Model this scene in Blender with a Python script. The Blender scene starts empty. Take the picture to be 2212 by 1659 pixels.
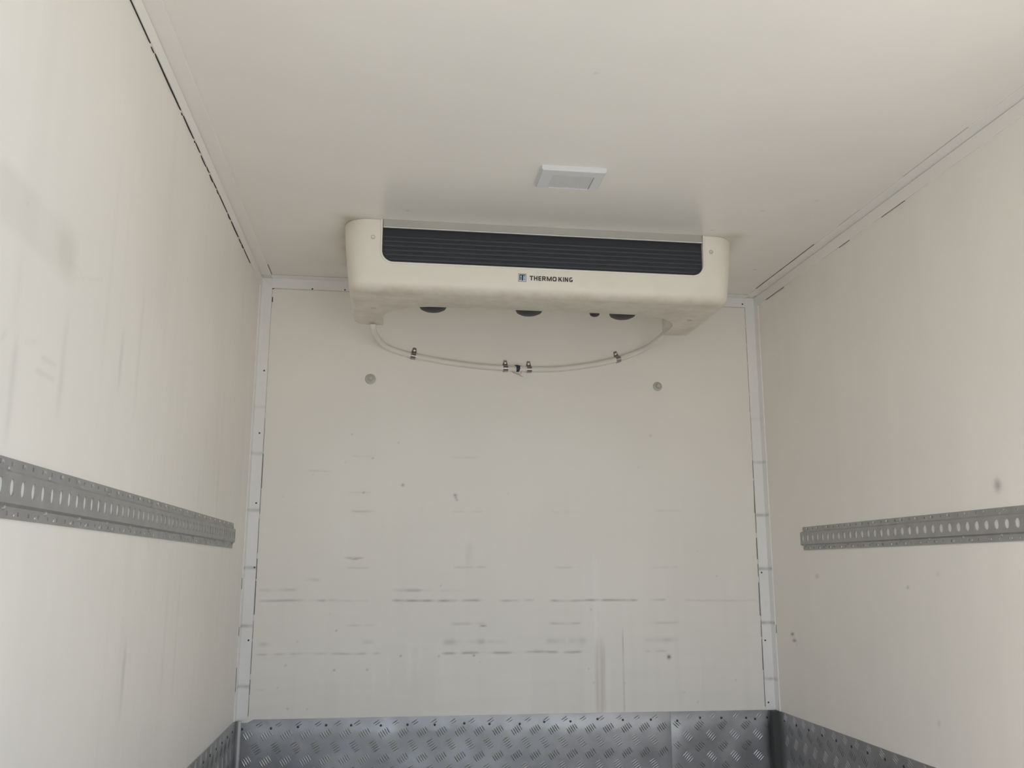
import bpy, bmesh, math, random
import numpy as np
from mathutils import Matrix, Vector

S = bpy.context.scene
COL = S.collection
random.seed(4)
rng = np.random.default_rng(7)
PI = math.pi

# ------------------------------------------------------------------ camera
cam_d = bpy.data.cameras.new('camera')
cam = bpy.data.objects.new('camera', cam_d)
COL.objects.link(cam)
cam_d.sensor_width = 36.0
cam_d.lens = 1949.03 / 2212 * 36.0
cam_d.clip_start = 0.02
right = Vector((0.9912049, -0.1323254, 0.0016906))
up = Vector((-0.0281933, -0.1986704, 0.9796608))
fwd = Vector((0.1292981, 0.9710922, 0.2006538))
m = Matrix((right, up, -fwd)).transposed().to_4x4()
m.translation = Vector((0.52228, -3.45316, 0.87366))
cam.matrix_world = m
S.camera = cam

# ------------------------------------------------------------------ light
w = bpy.data.worlds.new('sky')
S.world = w
w.use_nodes = True
nt = w.node_tree
sky = nt.nodes.new('ShaderNodeTexSky')
sky.sky_type = 'NISHITA'
sky.sun_disc = False
sky.sun_elevation = math.radians(38)
sky.sun_rotation = math.radians(242)
sky.air_density = 1.0
sky.dust_density = 2.5
sky.ozone_density = 1.0
bg = nt.nodes['Background']
bg.inputs['Strength'].default_value = 0.12
nt.links.new(sky.outputs[0], bg.inputs[0])

sun_d = bpy.data.lights.new('sun', 'SUN')
sun_d.energy = 4.6
sun_d.angle = math.radians(0.6)
sun_d.color = (0.98, 1.0, 0.96)
sun = bpy.data.objects.new('sun', sun_d)
COL.objects.link(sun)
SUN_DIR = Vector((-0.75, -0.40, 0.62)).normalized()      # towards the sun
sun.rotation_euler = SUN_DIR.to_track_quat('Z', 'Y').to_euler()
sun.location = (-8, -8, 8)

S.view_settings.view_transform = 'Standard'
S.view_settings.look = 'None'
S.view_settings.gamma = 1.0
S.view_settings.use_curve_mapping = False
S.view_settings.exposure = 1.20
S.cycles.max_bounces = 16
S.cycles.diffuse_bounces = 10
S.cycles.glossy_bounces = 6
S.cycles.sample_clamp_indirect = 8.0
S.cycles.use_denoising = True

# ------------------------------------------------------------------ sizes
W = 2.0            # box width, left wall at x = 0
K = 0.35           # top of the kick plates
ZC = K + 1.632     # ceiling
YO = -2.85         # open rear end of the box

# ------------------------------------------------------------------ helpers
def tag(o, label=None, cat=None, group=None, kind=None):
    if label: o['label'] = label
    if cat: o['category'] = cat
    if group: o['group'] = group
    if kind: o['kind'] = kind
    return o

def empty(name, loc):
    o = bpy.data.objects.new(name, None)
    o.empty_display_size = 0.05
    COL.objects.link(o)
    o.location = loc
    return o

class MB:
    """collects verts and faces; build() links them as one mesh object"""
    def __init__(s): s.v = []; s.f = []
    def add(s, v, f):
        b = len(s.v)
        s.v += [tuple(p) for p in v]
        s.f += [tuple(i + b for i in q) for q in f]
        return s
    def box(s, a, b):
        x0, y0, z0 = a; x1, y1, z1 = b
        return s.add([(x0,y0,z0),(x1,y0,z0),(x1,y1,z0),(x0,y1,z0),(x0,y0,z1),(x1,y0,z1),(x1,y1,z1),(x0,y1,z1)],
                     [(0,3,2,1),(4,5,6,7),(0,1,5,4),(1,2,6,5),(2,3,7,6),(3,0,4,7)])
    def prism(s, pts, ax, a, b):
        """polygon pts (2D, in the two axes other than ax) extruded along ax"""
        n = len(pts)
        def mk(p, h):
            l = list(p); l.insert(ax, h); return tuple(l)
        v = [mk(p, a) for p in pts] + [mk(p, b) for p in pts]
        f = [tuple(range(n))[::-1], tuple(range(n, 2*n))] + [(i, (i+1) % n, n+(i+1) % n, n+i) for i in range(n)]
        return s.add(v, f)
    def tube(s, pts, r, n=12, caps=True, rfun=None):
        pts = [Vector(p) for p in pts]
        v = []; N = None
        for i, p in enumerate(pts):
            t = (pts[min(i+1, len(pts)-1)] - pts[max(i-1, 0)]).normalized()
            if N is None:
                N = t.orthogonal().normalized()
            else:
                N = (N - t * N.dot(t)).normalized()
            B = t.cross(N)
            rr = rfun(i) if rfun else r
            v += [p + (N*math.cos(2*PI*k/n) + B*math.sin(2*PI*k/n))*rr for k in range(n)]
        f = []
        for i in range(len(pts)-1):
            for k in range(n):
                a = i*n+k; b = i*n+(k+1) % n
                f.append((a, b, b+n, a+n))
        if caps:
            f.append(tuple(range(n))[::-1]); f.append(tuple(range((len(pts)-1)*n, len(pts)*n)))
        return s.add(v, f)
    def lathe(s, prof, c, axis='z', n=24, sgn=1):
        """prof: (r, h) pairs, h measured along sgn*axis from c"""
        v = []
        for r, h in prof:
            for k in range(n):
                a = 2*PI*k/n
                p = (r*math.cos(a), r*math.sin(a), h*sgn)
                if axis == 'y': p = (p[0], p[2], p[1])
                if axis == 'x': p = (p[2], p[0], p[1])
                v.append((c[0]+p[0], c[1]+p[1], c[2]+p[2]))
        f = []
        for i in range(len(prof)-1):
            for k in range(n):
                a = i*n+k; b = i*n+(k+1) % n
                f.append((a, b, b+n, a+n))
        f.append(tuple(range(n))[::-1]); f.append(tuple(range((len(prof)-1)*n, len(prof)*n)))
        return s.add(v, f)
    def mesh(s, name, mat, smooth=35):
        me = bpy.data.meshes.new(name)
        me.from_pydata(s.v, [], s.f)
        bm = bmesh.new(); bm.from_mesh(me)
        bmesh.ops.recalc_face_normals(bm, faces=bm.faces)
        bm.to_mesh(me); bm.free()
        if mat: me.materials.append(mat)
        if smooth:
            for p in me.polygons: p.use_smooth = True
            me.set_sharp_from_angle(angle=math.radians(smooth))
        return me
    def build(s, name, mat, parent=None, smooth=35, loc=None):
        """with loc the mesh is moved so that its own origin lies at loc (world)"""
        if loc is not None:
            s.v = [(x-loc[0], y-loc[1], z-loc[2]) for x, y, z in s.v]
        return link(name, s.mesh(name, mat, smooth), parent, loc)

def link(name, me, parent=None, loc=None):
    o = bpy.data.objects.new(name, me)
    COL.objects.link(o)
    if loc is not None: o.location = loc
    if parent is not None:
        o.parent = parent
        o.matrix_parent_inverse = Matrix.Translation(-Vector(parent_world(parent)))
    return o

def parent_world(p):
    v = Vector(p.location)
    while p.parent is not None:
        v = Vector(p.location)          # all parts keep world coordinates through parent inverses
        break
    return v

def smooth_path(P, sub=8):
    P = [Vector(p) for p in P]
    out = []
    for i in range(len(P)-1):
        p0 = P[max(i-1, 0)]; p1 = P[i]; p2 = P[i+1]; p3 = P[min(i+2, len(P)-1)]
        for k in range(sub):
            t = k/sub
            out.append(0.5*((2*p1)+(p2-p0)*t+(2*p0-5*p1+4*p2-p3)*t*t+(3*p1-p0-3*p2+p3)*t**3))
    out.append(P[-1])
    return out

# ------------------------------------------------------------------ materials
def mat(name, col, rough=0.5, metal=0.0, spec=0.5, noise=0.0, nscale=6.0, bump=0.0, bscale=200.0, coat=0.0):
    m = bpy.data.materials.new(name); m.use_nodes = True
    nt = m.node_tree; b = nt.nodes['Principled BSDF']
    b.inputs['Base Color'].default_value = (*col, 1)
    b.inputs['Roughness'].default_value = rough
    b.inputs['Metallic'].default_value = metal
    b.inputs['Specular IOR Level'].default_value = spec
    b.inputs['Coat Weight'].default_value = coat
    b.inputs['Coat Roughness'].default_value = 0.15
    geo = nt.nodes.new('ShaderNodeNewGeometry')
    if noise:
        n = nt.nodes.new('ShaderNodeTexNoise'); n.inputs['Scale'].default_value = nscale; n.inputs['Detail'].default_value = 5
        nt.links.new(geo.outputs['Position'], n.inputs['Vector'])
        mr = nt.nodes.new('ShaderNodeMapRange')
        mr.inputs['From Min'].default_value = 0.3; mr.inputs['From Max'].default_value = 0.7
        mr.inputs['To Min'].default_value = 1-noise; mr.inputs['To Max'].default_value = 1+noise
        nt.links.new(n.outputs['Fac'], mr.inputs['Value'])
        mx = nt.nodes.new('ShaderNodeVectorMath'); mx.operation = 'SCALE'
        mx.inputs[0].default_value = col
        nt.links.new(mr.outputs[0], mx.inputs['Scale'])
        nt.links.new(mx.outputs[0], b.inputs['Base Color'])
    if bump:
        n2 = nt.nodes.new('ShaderNodeTexNoise'); n2.inputs['Scale'].default_value = bscale; n2.inputs['Detail'].default_value = 3
        nt.links.new(geo.outputs['Position'], n2.inputs['Vector'])
        bp = nt.nodes.new('ShaderNodeBump'); bp.inputs['Strength'].default_value = bump; bp.inputs['Distance'].default_value = 0.002
        nt.links.new(n2.outputs['Fac'], bp.inputs['Height'])
        nt.links.new(bp.outputs[0], b.inputs['Normal'])
    return m

def panel_mat(name, col, rough, spec=0.5):
    """painted panel whose scuffs, stains and wiped streaks come from the point attribute 'wear' (r dark, g yellow, b pale)"""
    m = mat(name, col, rough, spec=spec, bump=0.05, bscale=45)
    nt = m.node_tree; b = nt.nodes['Principled BSDF']
    at = nt.nodes.new('ShaderNodeAttribute'); at.attribute_name = 'wear'
    sp = nt.nodes.new('ShaderNodeSeparateColor'); nt.links.new(at.outputs['Color'], sp.inputs[0])
    geo = nt.nodes.new('ShaderNodeNewGeometry')
    n = nt.nodes.new('ShaderNodeTexNoise'); n.inputs['Scale'].default_value = 2.2; n.inputs['Detail'].default_value = 2
    nt.links.new(geo.outputs['Position'], n.inputs['Vector'])
    def mix(a, c2, fac):
        x = nt.nodes.new('ShaderNodeMix'); x.data_type = 'RGBA'
        if isinstance(a, tuple): x.inputs[6].default_value = (*a, 1)
        else: nt.links.new(a, x.inputs[6])
        x.inputs[7].default_value = (*c2, 1)
        nt.links.new(fac, x.inputs[0])
        return x.outputs[2]
    mr = nt.nodes.new('ShaderNodeMapRange'); nt.links.new(n.outputs['Fac'], mr.inputs[0])
    mr.inputs['From Min'].default_value = 0.35; mr.inputs['From Max'].default_value = 0.65
    c = mix(tuple(x*0.985 for x in col), tuple(min(1, x*1.015) for x in col), mr.outputs[0])
    c = mix(c, (0.95, 0.95, 0.94), sp.outputs['Blue'])
    c = mix(c, (0.36, 0.33, 0.20), sp.outputs['Green'])
    c = mix(c, (0.07, 0.07, 0.065), sp.outputs['Red'])
    nt.links.new(c, b.inputs['Base Color'])
    return m

CREAM = (0.90, 0.868, 0.820)
M = {}
M['wall'] = panel_mat('gelcoat_wall', CREAM, 0.30, 0.38)
M['wall_side'] = panel_mat('gelcoat_side_wall', CREAM, 0.34, 0.24)
M['ceil'] = panel_mat('gelcoat_ceiling', (0.90, 0.870, 0.822), 0.24, 0.55)
M['trim'] = panel_mat('white_trim', (0.90, 0.89, 0.885), 0.38)
M['cove'] = mat('cream_trim', (0.90, 0.875, 0.835), 0.36)
M['floor'] = mat('grey_floor', (0.26, 0.26, 0.26), 0.6, noise=0.1)
M['seal'] = mat('grimy_sealant', (0.20, 0.195, 0.175), 0.7, noise=0.35, nscale=30)
M['seal_pale'] = mat('pale_sealant', (0.60, 0.58, 0.53), 0.6, noise=0.12, nscale=25)
M['infill'] = mat('dark_infill', (0.07, 0.07, 0.07), 0.6)
M['crack'] = mat('dark_gap', (0.03, 0.028, 0.022), 0.9)
M['alu'] = mat('tread_aluminium', (0.42, 0.425, 0.45), 0.38, 1.0, noise=0.16, nscale=9, bump=0.4, bscale=16)
M['alu_bar'] = mat('tread_bar_aluminium', (0.50, 0.50, 0.52), 0.38, 1.0, noise=0.1, nscale=20)
M['alu_side'] = mat('dull_tread_aluminium', (0.46, 0.46, 0.465), 0.45, 0.9, noise=0.14, nscale=9, bump=0.3, bscale=16)
M['rivet'] = mat('dull_rivet', (0.10, 0.10, 0.105), 0.45, 0.8)
M['zinc'] = mat('galvanised_zinc', (0.41, 0.41, 0.41), 0.48, 0.55, noise=0.08, nscale=25)
M['slot_lightener'] = mat('pale_slot_lightener', (0.74, 0.73, 0.69), 0.6)  # pale colour that lightens the inside of the rail slots
M['bright'] = mat('bright_screw', (0.75, 0.75, 0.74), 0.25, 1.0)
M['steel'] = mat('stainless_clip', (0.42, 0.41, 0.40), 0.28, 1.0)
M['bolt'] = mat('painted_bolt', (0.52, 0.51, 0.47), 0.5, 0.2, noise=0.06)
M['black'] = mat('black_plastic', (0.032, 0.036, 0.046), 0.5, spec=0.5)
M['coil'] = mat('dark_coil', (0.030, 0.033, 0.041), 0.5)
M['fan'] = mat('fan_plastic', (0.035, 0.033, 0.038), 0.5)
M['deflector'] = mat('satin_strip', (0.50, 0.49, 0.45), 0.42, 0.25, noise=0.04)
M['lip'] = mat('painted_edge_light', (0.86, 0.84, 0.82), 0.35)  # near-white, paints the light caught on the strip's edge
M['bead'] = mat('cream_bead', (0.88, 0.86, 0.78), 0.4)
M['cap'] = mat('dull_cream_screw', (0.60, 0.56, 0.47), 0.45)
M['hose'] = mat('cream_hose', (0.84, 0.81, 0.75), 0.42, noise=0.03)
M['lampframe'] = mat('white_plastic', (0.74, 0.75, 0.775), 0.35)
M['lens'] = mat('frosted_lens', (0.70, 0.71, 0.71), 0.35, spec=0.6)
M['ink'] = mat('dark_ink', (0.055, 0.047, 0.046), 0.5)
M['navy'] = mat('navy_ink', (0.025, 0.05, 0.10), 0.5)
M['blue'] = mat('blue_ink', (0.16, 0.33, 0.52), 0.5)
M['decal'] = mat('decal_white', (0.66, 0.69, 0.72), 0.4)
M['tape'] = mat('navy_tape', (0.035, 0.035, 0.075), 0.5)
M['thread'] = mat('beige_thread', (0.42, 0.34, 0.25), 0.7)
M['concrete'] = mat('yard_concrete', (0.42, 0.41, 0.39), 0.9, noise=0.1, nscale=1.5)

def shell_mat():
    """yellowed cream plastic, brown grime smeared over its underside"""
    m = mat('aged_cream_plastic', (0.88, 0.84, 0.755), 0.42)
    nt = m.node_tree; b = nt.nodes['Principled BSDF']
    geo = nt.nodes.new('ShaderNodeNewGeometry')
    sx = nt.nodes.new('ShaderNodeSeparateXYZ'); nt.links.new(geo.outputs['Position'], sx.inputs[0])
    n = nt.nodes.new('ShaderNodeTexNoise'); n.inputs['Scale'].default_value = 20; n.inputs['Detail'].default_value = 7; n.inputs['Roughness'].default_value = 0.6
    mp = nt.nodes.new('ShaderNodeMapping'); mp.inputs['Scale'].default_value = (0.8, 1, 1.1)
    nt.links.new(geo.outputs['Position'], mp.inputs[0]); nt.links.new(mp.outputs[0], n.inputs['Vector'])
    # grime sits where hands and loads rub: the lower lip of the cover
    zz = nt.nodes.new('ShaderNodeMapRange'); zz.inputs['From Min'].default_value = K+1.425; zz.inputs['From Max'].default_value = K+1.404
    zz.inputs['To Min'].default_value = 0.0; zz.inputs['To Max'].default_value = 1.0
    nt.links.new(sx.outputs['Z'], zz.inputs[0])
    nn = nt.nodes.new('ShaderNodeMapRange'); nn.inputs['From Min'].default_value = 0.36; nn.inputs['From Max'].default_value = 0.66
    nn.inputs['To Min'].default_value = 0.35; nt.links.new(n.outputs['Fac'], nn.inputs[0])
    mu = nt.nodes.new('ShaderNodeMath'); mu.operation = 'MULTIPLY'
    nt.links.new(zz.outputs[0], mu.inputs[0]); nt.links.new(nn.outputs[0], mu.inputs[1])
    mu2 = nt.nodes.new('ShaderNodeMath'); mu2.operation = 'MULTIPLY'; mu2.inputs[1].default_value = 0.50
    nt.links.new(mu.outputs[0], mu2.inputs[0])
    n2 = nt.nodes.new('ShaderNodeTexNoise'); n2.inputs['Scale'].default_value = 7; n2.inputs['Detail'].default_value = 4
    nt.links.new(geo.outputs['Position'], n2.inputs['Vector'])
    m2 = nt.nodes.new('ShaderNodeMapRange'); m2.inputs['From Min'].default_value = 0.5; m2.inputs['From Max'].default_value = 0.75; m2.inputs['To Max'].default_value = 0.25
    nt.links.new(n2.outputs['Fac'], m2.inputs[0])
    x = nt.nodes.new('ShaderNodeMix'); x.data_type = 'RGBA'
    x.inputs[6].default_value = (0.88, 0.84, 0.755, 1); x.inputs[7].default_value = (0.68, 0.63, 0.50, 1)
    nt.links.new(m2.outputs[0], x.inputs[0])
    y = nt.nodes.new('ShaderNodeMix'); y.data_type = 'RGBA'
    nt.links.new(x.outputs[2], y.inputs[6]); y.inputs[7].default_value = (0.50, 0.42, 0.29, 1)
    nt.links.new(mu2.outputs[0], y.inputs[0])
    nt.links.new(y.outputs[2], b.inputs['Base Color'])
    return m
M['shell'] = shell_mat()

# ------------------------------------------------------------------ wear maps (numpy, one value per panel vertex)
def vnoise(a, b, sa, sb, seed):
    """smooth value noise in 0..1 over coordinates a, b"""
    r = np.random.default_rng(seed); g = r.random((97, 89))
    u = a*sa+1000.3; v = b*sb+1000.7
    iu = np.floor(u).astype(int); iv = np.floor(v).astype(int); fu = u-iu; fv = v-iv
    fu = fu*fu*(3-2*fu); fv = fv*fv*(3-2*fv)
    G = lambda i, j: g[i % 97, j % 89]
    return (G(iu, iv)*(1-fu)+G(iu+1, iv)*fu)*(1-fv)+(G(iu, iv+1)*(1-fu)+G(iu+1, iv+1)*fu)*fv

def soft(a, lo, hi, e):
    return np.clip((a-lo)/e+0.5, 0, 1)*np.clip((hi-a)/e+0.5, 0, 1)

def grid_panel(name, o, eu, ev, nu, nv, thick, m, wear, parent=None):
    """a slab whose room-side face is a fine grid carrying the wear attribute; thick is the vector to its back"""
    o = np.array(o, float); eu = np.array(eu, float); ev = np.array(ev, float); th = np.array(thick, float)
    U, V = np.meshgrid(np.linspace(0, 1, nu+1), np.linspace(0, 1, nv+1))
    P = o+U[..., None]*eu+V[..., None]*ev
    n = (nu+1)*(nv+1)
    back = np.array([o+th, o+eu+th, o+eu+ev+th, o+ev+th])
    verts = np.vstack([P.reshape(-1, 3), back])
    i = np.arange(nu*nv); r = i//nu; c = i % nu; a = r*(nu+1)+c
    q = np.stack([a, a+1, a+nu+2, a+nu+1], 1)
    if np.dot(np.cross(eu, ev), th) > 0: q = q[:, ::-1]
    edge_b = list(range(nu+1)); edge_t = [nv*(nu+1)+k for k in range(nu+1)]
    edge_l = [k*(nu+1) for k in range(nv+1)]; edge_r = [k*(nu+1)+nu for k in range(nv+1)]
    faces = [tuple(int(t) for t in f) for f in q]
    faces += [tuple(edge_b)+(n+1, n), tuple(edge_r)+(n+2, n+1), tuple(edge_t)+(n+2, n+3), tuple(edge_l)+(n+3, n), (n, n+1, n+2, n+3)]
    me = bpy.data.meshes.new(name)
    me.from_pydata(verts.tolist(), [], faces)
    me.materials.append(m)
    at = me.attributes.new('wear', 'FLOAT_COLOR', 'POINT')
    colr = np.zeros((n+4, 4), np.float32); colr[:, 3] = 1
    R, G, B = wear(P.reshape(-1, 3))
    colr[:n, 0] = np.clip(R, 0, 1); colr[:n, 1] = np.clip(G, 0, 1); colr[:n, 2] = np.clip(B, 0, 1)
    at.data.foreach_set('color', colr.ravel())
    return link(name, me, parent)

# where the scuffs, specks and streaks lie on the walls (metres)
HS = [(0.061,0.298,0.7579,0.0036,0.45),(0.298,0.457,0.7590,0.0030,0.18),(0.542,0.868,0.7581,0.0040,0.60),(0.938,1.061,0.7572,0.0034,0.45),(1.135,1.328,0.7566,0.0037,0.55),(1.310,1.464,0.7562,0.0038,0.55),(1.519,1.576,0.7575,0.0035,0.50),(1.656,1.946,0.7550,0.0031,0.18),(0.060,0.189,0.7957,0.0049,0.25),(0.544,0.643,0.7951,0.0050,0.38),(0.635,0.798,0.7950,0.0034,0.15),(0.062,0.200,0.5703,0.0032,0.28),(0.200,0.497,0.5713,0.0032,0.32),(0.729,1.268,0.5697,0.0039,0.50),(1.501,1.569,0.5678,0.0037,0.45),(0.729,0.801,0.6099,0.0099,0.30),(0.811,0.883,0.6092,0.0083,0.32),(1.117,1.187,0.6083,0.0100,0.28),(1.201,1.265,0.6093,0.0101,0.30),(1.496,1.618,0.6083,0.0085,0.20),(0.068,0.100,0.6060,0.0064,0.25),(0.437,0.472,0.6125,0.0065,0.22),(0.887,0.973,0.6085,0.0066,0.12),(0.757,0.878,0.6741,0.0050,0.20),(1.128,1.252,0.6736,0.0042,0.28),(1.516,1.631,0.6713,0.0038,0.22),(0.368,0.485,0.6715,0.0033,0.18),(0.754,0.881,0.8797,0.0034,0.20),(1.129,1.244,0.8804,0.0035,0.16),(1.528,1.628,0.8794,0.0035,0.20),(0.369,0.453,0.8772,0.0034,0.18),(0.220,0.270,0.8320,0.0050,0.20),(0.378,0.460,1.0847,0.0034,0.25),(0.751,0.865,1.0868,0.0035,0.18),(1.557,1.651,1.0964,0.0036,0.10),(0.374,0.448,1.2920,0.0026,0.16),(0.756,0.846,1.2936,0.0027,0.14),(0.210,0.287,1.2314,0.0026,0.18),(0.367,0.444,1.1554,0.0026,0.16),(0.866,0.883,0.6654,0.0030,0.95),(0.364,0.391,0.9133,0.0024,0.60),(0.388,0.420,0.9134,0.0024,0.60),(0.376,0.405,0.9091,0.0024,0.60),(1.138,1.243,1.0906,0.0035,0.08),(0.065,0.093,0.4488,0.0024,0.20),]
DS = [ (1.585,0.547,0.0071,0.90),(0.842,0.560,0.0035,0.70),(0.565,1.184,0.0053,0.50),(0.336,0.514,0.0035,0.50),(0.419,1.154,0.0044,0.40),(0.764,1.148,0.0053,0.60),(0.767,1.139,0.0044,0.50),(0.771,1.130,0.0035,0.45),(0.449,1.284,0.0035,0.40),(0.164,0.532,0.0035,0.30),(0.573,0.561,0.0035,0.50),(0.713,0.559,0.0035,0.40),(1.538,1.394,0.0053,0.20),(0.454,0.514,0.0035,0.40) ]
VS = [ (1.307,0.342,0.607,0.0071,0.30,"y"),(1.323,0.342,0.607,0.0088,0.35,"y"),(1.335,0.341,0.581,0.0035,0.22,"d"),(1.407,0.340,0.640,0.0023,0.40,"d"),(1.301,0.582,0.924,0.0071,0.50,"l"),(1.413,0.700,0.803,0.0053,0.25,"l"),(0.529,0.444,0.573,0.0035,0.40,"l"),(0.475,0.444,0.525,0.0106,0.35,"l"),(0.607,0.459,0.605,0.0124,0.40,"l"),(0.645,0.474,0.621,0.0106,0.30,"l"),(0.463,0.570,0.622,0.0177,0.35,"l"),(0.333,0.462,0.583,0.0708,0.22,"l"),(0.734,0.424,0.595,0.0354,0.25,"l"),(1.008,0.347,0.518,0.1062,0.15,"l"),(1.546,0.699,0.803,0.0106,0.15,"l"),(0.814,0.888,1.026,0.0319,0.12,"l"),(0.348,0.896,1.057,0.0354,0.20,"l"),(0.814,0.897,0.974,0.0142,0.10,"d") ]
LV = [ (-2.155,1.047,1.189,0.25),(-1.976,1.124,1.258,0.30),(-1.677,1.221,1.315,0.30),(-2.168,1.207,1.294,0.15),(-1.561,1.181,1.418,0.12),(-1.479,0.598,0.717,0.35),(-0.886,1.045,1.155,0.12),(-0.618,1.050,1.185,0.15),(-1.029,0.563,0.837,0.12),(-1.150,0.601,0.807,0.10) ]
LS = [ (-2.062,1.183,-2.004,1.179,0.40),(-2.074,1.159,-2.008,1.160,0.40),(-2.193,1.185,-2.207,1.171,0.30),(-2.126,1.190,-2.093,1.196,0.30),(-2.171,1.380,-2.163,1.376,0.60),(-1.993,1.359,-1.912,1.354,0.15),(-1.379,0.935,-1.349,0.914,0.30),(-1.965,1.337,-1.830,1.377,0.20) ]
RD = [ (-1.407,1.077,0.0120,0.0140,0.50),(-1.405,1.087,0.0100,0.0060,0.35),(-0.184,0.640,0.0120,0.0050,0.80),(-0.197,0.619,0.0140,0.0050,0.75),(-0.215,0.606,0.0100,0.0030,0.40),(-0.410,0.850,0.0140,0.0040,0.50),(-0.972,0.822,0.0060,0.0030,0.40),(-1.124,0.862,0.0100,0.0060,0.10),(-1.067,0.468,0.0040,0.0080,0.30) ]

def wear_back(P):
    x, z = P[:, 0], P[:, 2]
    R = np.zeros(len(x)); G = np.zeros(len(x)); B = np.zeros(len(x))
    wob = (vnoise(x, z*0, 9, 1, 3)-0.5)*0.004
    for i, (x0, x1, zc, t, s) in enumerate(HS):
        brk = np.clip(vnoise(x, z, 34, 6, 20+i)*1.5-0.12, 0, 1)
        g = np.exp(-((z-zc+wob)/t)**2*0.9)*soft(x, x0, x1, 0.02)*brk*s*0.8
        R = np.maximum(R, g)
    for xx, zz, r, s in DS:
        R = np.maximum(R, s*np.exp(-(((x-xx)**2+(z-zz)**2)/(r*r))))
    for i, (xc, z0, z1, h, s, ch) in enumerate(VS):
        xw = xc+(vnoise(z, z*0, 6, 1, 80+i)-0.5)*h*0.8
        g = np.exp(-((x-xw)/h)**2)*soft(z, z0, z1, 0.05)*(0.4+0.8*vnoise(x, z, 60, 14, 60+i))*s
        if ch == 'd': R = np.maximum(R, g*0.8)
        elif ch == 'y': G = np.maximum(G, g)
        else: B = np.maximum(B, g)
    low = np.clip((1.35-z)/0.9, 0, 1)
    R += 0.05*low*np.clip(vnoise(x, z, 40, 3, 5)-0.45, 0, 1)+0.035*low*np.clip(vnoise(x, z, 5, 60, 6)-0.5, 0, 1)
    # small black specks of road dirt
    r = np.random.default_rng(11)
    for k in range(26):
        xx = 0.08+r.random()*1.8; zz = 0.38+r.random()**1.6*1.0; rad = 0.002+r.random()*0.0015; s = 0.15+0.35*r.random()
        R = np.maximum(R, s*np.exp(-(((x-xx)**2+(z-zz)**2)/(rad*rad))))
    return R, G, B

def wear_left(P):
    y, z = P[:, 1], P[:, 2]
    R = np.zeros(len(y)); G = np.zeros(len(y)); B = np.zeros(len(y))
    for i, (yc, z0, z1, s) in enumerate(LV):
        g = np.exp(-((y-yc)/0.010)**2)*soft(z, z0, z1, 0.05)*(0.4+0.7*vnoise(y, z, 50, 15, 200+i))*s*0.55
        R = np.maximum(R, g)
    for a, b, c, d, s in LS:
        t = np.clip(((y-a)*(c-a)+(z-b)*(d-b))/((c-a)**2+(d-b)**2+1e-9), 0, 1)
        dd = (y-a-t*(c-a))**2+(z-b-t*(d-b))**2
        R = np.maximum(R, s*0.22*np.exp(-dd/0.004**2))
    patch = soft(y, -2.27, -2.06, 0.03)*soft(z, 1.325, 1.405, 0.02)
    R = np.maximum(R, 0.06*patch*(0.5+vnoise(y, z, 14, 14, 9)))
    G = np.maximum(G, 0.20*soft(y, -2.05, -1.97, 0.04)*soft(z, 1.33, 1.40, 0.04))
    R += 0.045*np.clip(vnoise(y, z, 22, 2.5, 31)-0.45, 0, 1)+0.03*np.clip(vnoise(y, z, 40, 1.5, 32)-0.5, 0, 1)
    G += 0.10*np.clip(vnoise(y, z, 2.2, 2.0, 33)-0.5, 0, 1)
    return R, G, B

def wear_right(P):
    y, z = P[:, 1], P[:, 2]
    R = np.zeros(len(y)); G = np.zeros(len(y)); B = np.zeros(len(y))
    for a, b, ra, rb, s in RD:
        R = np.maximum(R, s*np.exp(-(((y-a)/ra)**2+((z-b)/rb)**2)))
    R += 0.03*np.clip(vnoise(y, z, 22, 2.5, 41)-0.45, 0, 1)
    G += 0.06*np.clip(vnoise(y, z, 2.2, 2.0, 43)-0.5, 0, 1)
    return R, G, B

def wear_ceil(P):
    x, y = P[:, 0], P[:, 1]
    R = np.zeros(len(x)); G = np.zeros(len(x)); B = np.zeros(len(x))
    # air-blown dirt around the evaporator cover
    dx = np.maximum(np.abs(x-1.006)-0.655, 0); dy = np.maximum(np.maximum(-0.665-y, y+0.2), 0)
    d = np.hypot(dx, dy); side = np.clip((np.abs(x-1.006)-0.50)/0.14, 0, 1)
    G = np.maximum(G, 0.55*np.exp(-(d/0.028)**1.3)*side*(0.4+0.9*vnoise(x, y, 18, 18, 51)))
    G += 0.16*np.exp(-(d/0.22))*np.clip(vnoise(x, y, 7, 7, 52)-0.3, 0, 1)*np.clip((y+0.75)/0.3, 0, 1)
    for xx, yy, r, s in [(0.96, -1.62, .004, .25), (1.56, -0.72, .004, .4), (1.66, -0.9, .004, .3), (0.55, -0.75, .004, .35), (1.86, -0.35, .005, .4), (1.79, -1.0, .004, .3)]:
        R = np.maximum(R, s*np.exp(-((x-xx)**2+(y-yy)**2)/r**2))
    return R, G, B

BANDS = [0.463, 0.671, 0.876, 1.084, 1.294, 1.47]
def wear_trim(P):
    z = P[:, 2]; x = P[:, 0]; y = P[:, 1]
    R = np.zeros(len(z))
    for i, b in enumerate(BANDS):
        s = [0.30, 0.42, 0.42, 0.32, 0.26, 0.10][i]
        R = np.maximum(R, s*np.exp(-((z-b)/0.0055)**2)*(0.5+0.7*vnoise(x+y, z, 60, 3, 300+i)))
    R += 0.06*np.clip(1.3-z, 0, 1)*np.clip(vnoise(x+y, z, 60, 22, 310)-0.35, 0, 1)
    return R, R*0, R*0

def clean(P):
    n = np.zeros(len(P)); return n, n, n

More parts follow.
